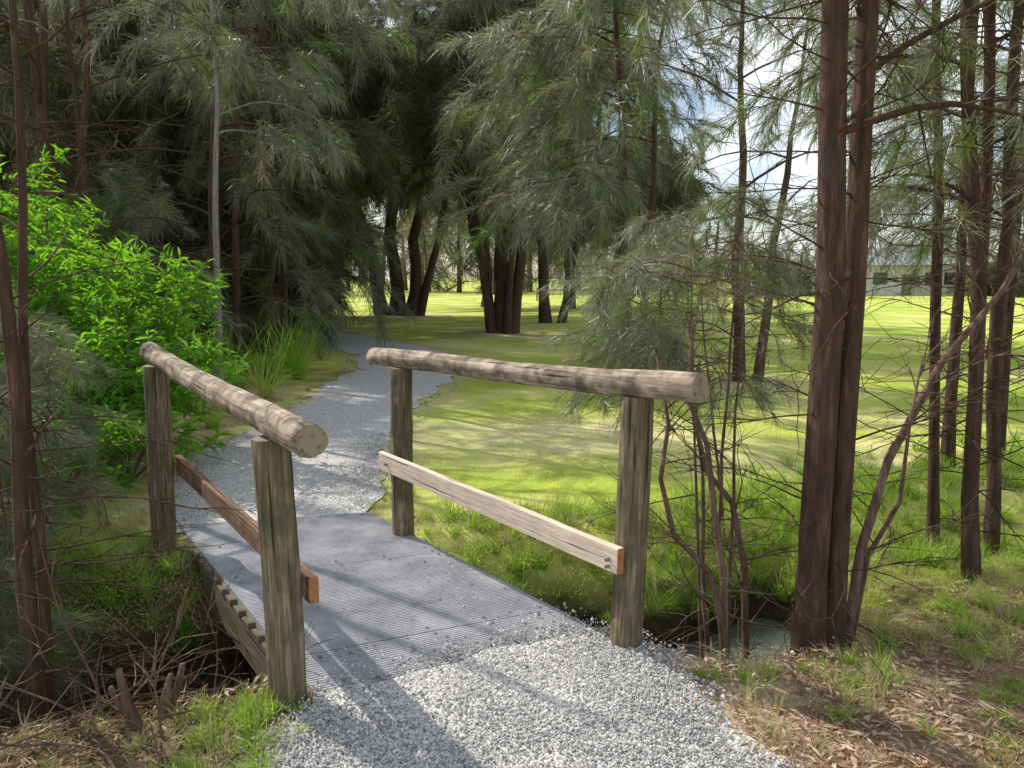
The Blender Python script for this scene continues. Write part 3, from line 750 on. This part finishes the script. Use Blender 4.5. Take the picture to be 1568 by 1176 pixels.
# ---------------------------------------------------------------- grass
pts = []
def ok(x, y, m=.03): return path_sd(x, y) > m and not on_deck(x, y, .03)
for i in range(3200):
    y = 4.0+R.random()**1.6*14; x = R.uniform(-.8, .8)*y*.95
    if x < -2.6 and y < 9 and R.random() < .7: continue
    if not ok(x, y): continue
    z = th(x, y)
    if z < -.25: continue
    if y > 7 and nz(x*.9, y*.9, 8) > .25: continue
    pts.append(((x, y, z), (0, 0, R.uniform(0, 6.28)), R.uniform(.8, 1.3)*(1 if y < 8 else 1+(y-8)*.09)))
scatter('lawn_grass', pts, C_lawn)
pts = []
for i in range(4600):
    x = R.uniform(-3.5, 6); y = R.uniform(2.6, 8.5)
    if not ok(x, y, .02): continue
    z = th(x, y); dd = pl_dist(x, y, DITCH)
    if z < -.44: continue
    far = y > 4.0+max(0, x-.8)*.45 or (x < -.5 and y > 4.2)
    if not ((.25 if x < 1.5 else 0) < dd < 1.15):
        if R.random() < (.96 if x < 2 else .86) or dd > 1.9: continue
    if not far and R.random() < .5: continue
    if x < -1 and y < 4 and R.random() < .4: continue
    pts.append(((x, y, z), (R.gauss(0, .12), R.gauss(0, .12), R.uniform(0, 6.28)), R.uniform(.4, 1.0)*(1 if far else .65)))
for i in range(300):
    x = R.uniform(1.2, 2.9); y = R.uniform(2.2, 3.9)
    if nz(x*2, y*2, 4) > -.05: pts.append(((x, y, th(x, y)), (R.gauss(0, .2), R.gauss(0, .2), R.uniform(0, 6.28)), R.uniform(.2, .5)))
for i in range(45):
    x = -.98+R.gauss(0, .12); y = R.uniform(2.2, 2.75); pts.append(((x, y, th(x, y)), (R.gauss(0, .2), R.gauss(0, .2), R.uniform(0, 6.28)), R.uniform(.25, .55)))
for i in range(110):
    k = R.randrange(len(PATH)-5); t = R.random(); (ax, ay, aw), (bx, by, bw) = PATH[k], PATH[k+1]
    s = R.choice((-1, 1)); x = ax+(bx-ax)*t+s*(aw+(bw-aw)*t+R.uniform(-.08, .2)); y = ay+(by-ay)*t
    if y > 5.3: pts.append(((x, y, .0), (R.gauss(0, .2), R.gauss(0, .2), R.uniform(0, 6.28)), R.uniform(.2, .36)))
scatter('bank_grass', pts, C_tall)
pts = []
for i in range(620):
    x = R.uniform(-2.6, 3.2); y = R.uniform(2.0, 5.2)
    if not ok(x, y, .04): continue
    z = th(x, y)
    if z < -.38: continue
    pts.append(((x, y, z), (R.gauss(0, .4), R.gauss(0, .4), R.uniform(0, 6.28)), R.uniform(.3, .9)))
scatter('dry_grass', pts, C_dry)
pts = []
for i in range(700):
    x = R.uniform(.6, 3.6) if R.random() < .75 else R.uniform(-2.2, -.85); y = R.uniform(1.7, 4.0)
    if not ok(x, y, -.05): continue
    z = th(x, y)
    if z < -.4: continue
    pts.append(((x, y, z+.004), (0, 0, R.uniform(0, 6.28)), R.uniform(.7, 1.3)))
for i in range(200):
    x = R.uniform(-5, -2.6); y = R.uniform(3.5, 14)
    if ok(x, y, -.1): pts.append(((x, y, th(x, y)+.004), (0, 0, R.uniform(0, 6.28)), R.uniform(.8, 1.4)))
scatter('leaf_litter', pts, C_lit)

# cut stump and broken branches at lower left
par = empty('tree_stump'); V = []; F = []
for i in range(5):
    x, y = -1.33+R.gauss(0, .05), 2.62+R.gauss(0, .05); z = th(x, y)-.05
    tube(V, F, branch(Vector((x, y, z)), Vector((R.gauss(0, .2), R.gauss(0, .2), 1)), R.uniform(.15, .32), 4, 0, .1), [.024, .02, .017, .015, .010], 8)
mesh_obj('stump', V, F, M_stem, par, smooth=True)
par = empty('fallen_branches'); V = []; F = []
for i in range(60):
    x, y = R.uniform(-2.6, -1.1), R.uniform(2.3, 3.9); z = max(th(x, y), -.4)+R.uniform(0, .1)
    a = R.uniform(0, 6.28); bp = branch(Vector((x, y, z)), Vector((math.cos(a), math.sin(a), R.uniform(.1, 1.4))), R.uniform(.3, .9), 6, -.03, .18)
    tube(V, F, bp, [.006, .0052, .0045, .0038, .003, .002, .001], 4, False)
    for s in range(5):
        q, d = at(bp, R.uniform(.3, .9)); tube(V, F, branch(q, (d+Vector((R.gauss(0, .6), R.gauss(0, .6), R.gauss(0, .5)))).normalized(), R.uniform(.1, .3), 3, 0, .2), [.003, .0025, .002, .001], 3, False)
mesh_obj('twigs', V, F, M_stem, par)

# ---------------------------------------------------------------- light, sky, camera
w = bpy.data.worlds.new('World'); scene.world = w; w.use_nodes = True
nt = w.node_tree; nt.nodes.clear()
el = math.asin(S.z); az = math.atan2(S.x, S.y)
sky = N(nt, 'ShaderNodeTexSky'); sky.sky_type = 'NISHITA'; sky.sun_disc = False
sky.sun_elevation = el; sky.sun_rotation = az % (2*math.pi)
tc = N(nt, 'ShaderNodeTexCoord'); cn = ntex(nt, tc.outputs['Generated'], 4.2, 6, .6)
cf = ramp(nt, cn, [(.43, (0, 0, 0)), (.58, (.9,)*3)])
col = mixc(nt, cf, sky.outputs[0], (9.0, 9.2, 9.6))
bg = N(nt, 'ShaderNodeBackground'); bg.inputs[1].default_value = .15
nt.links.new(col, bg.inputs[0]); o = N(nt, 'ShaderNodeOutputWorld'); nt.links.new(bg.outputs[0], o.inputs[0])
ld = bpy.data.lights.new('sun', 'SUN'); ld.energy = 5; ld.angle = math.radians(.5); ld.color = (1, .96, .87)
lo = bpy.data.objects.new('sun', ld); link(lo); lo.rotation_mode = 'QUATERNION'; lo.rotation_quaternion = S.to_track_quat('Z', 'Y'); lo.location = S*60
cd = bpy.data.cameras.new('camera'); cd.sensor_width = 36; cd.lens = 27.18; cd.clip_end = 2000; cd.clip_start = .05
co = bpy.data.objects.new('camera', cd); link(co); co.location = (0, 0, 1.6); co.rotation_euler = (math.radians(82.4), 0, 0)
scene.camera = co
scene.view_settings.view_transform = 'Standard'; scene.view_settings.look = 'None'; scene.view_settings.exposure = 0
print('INSTANCES', TOT)
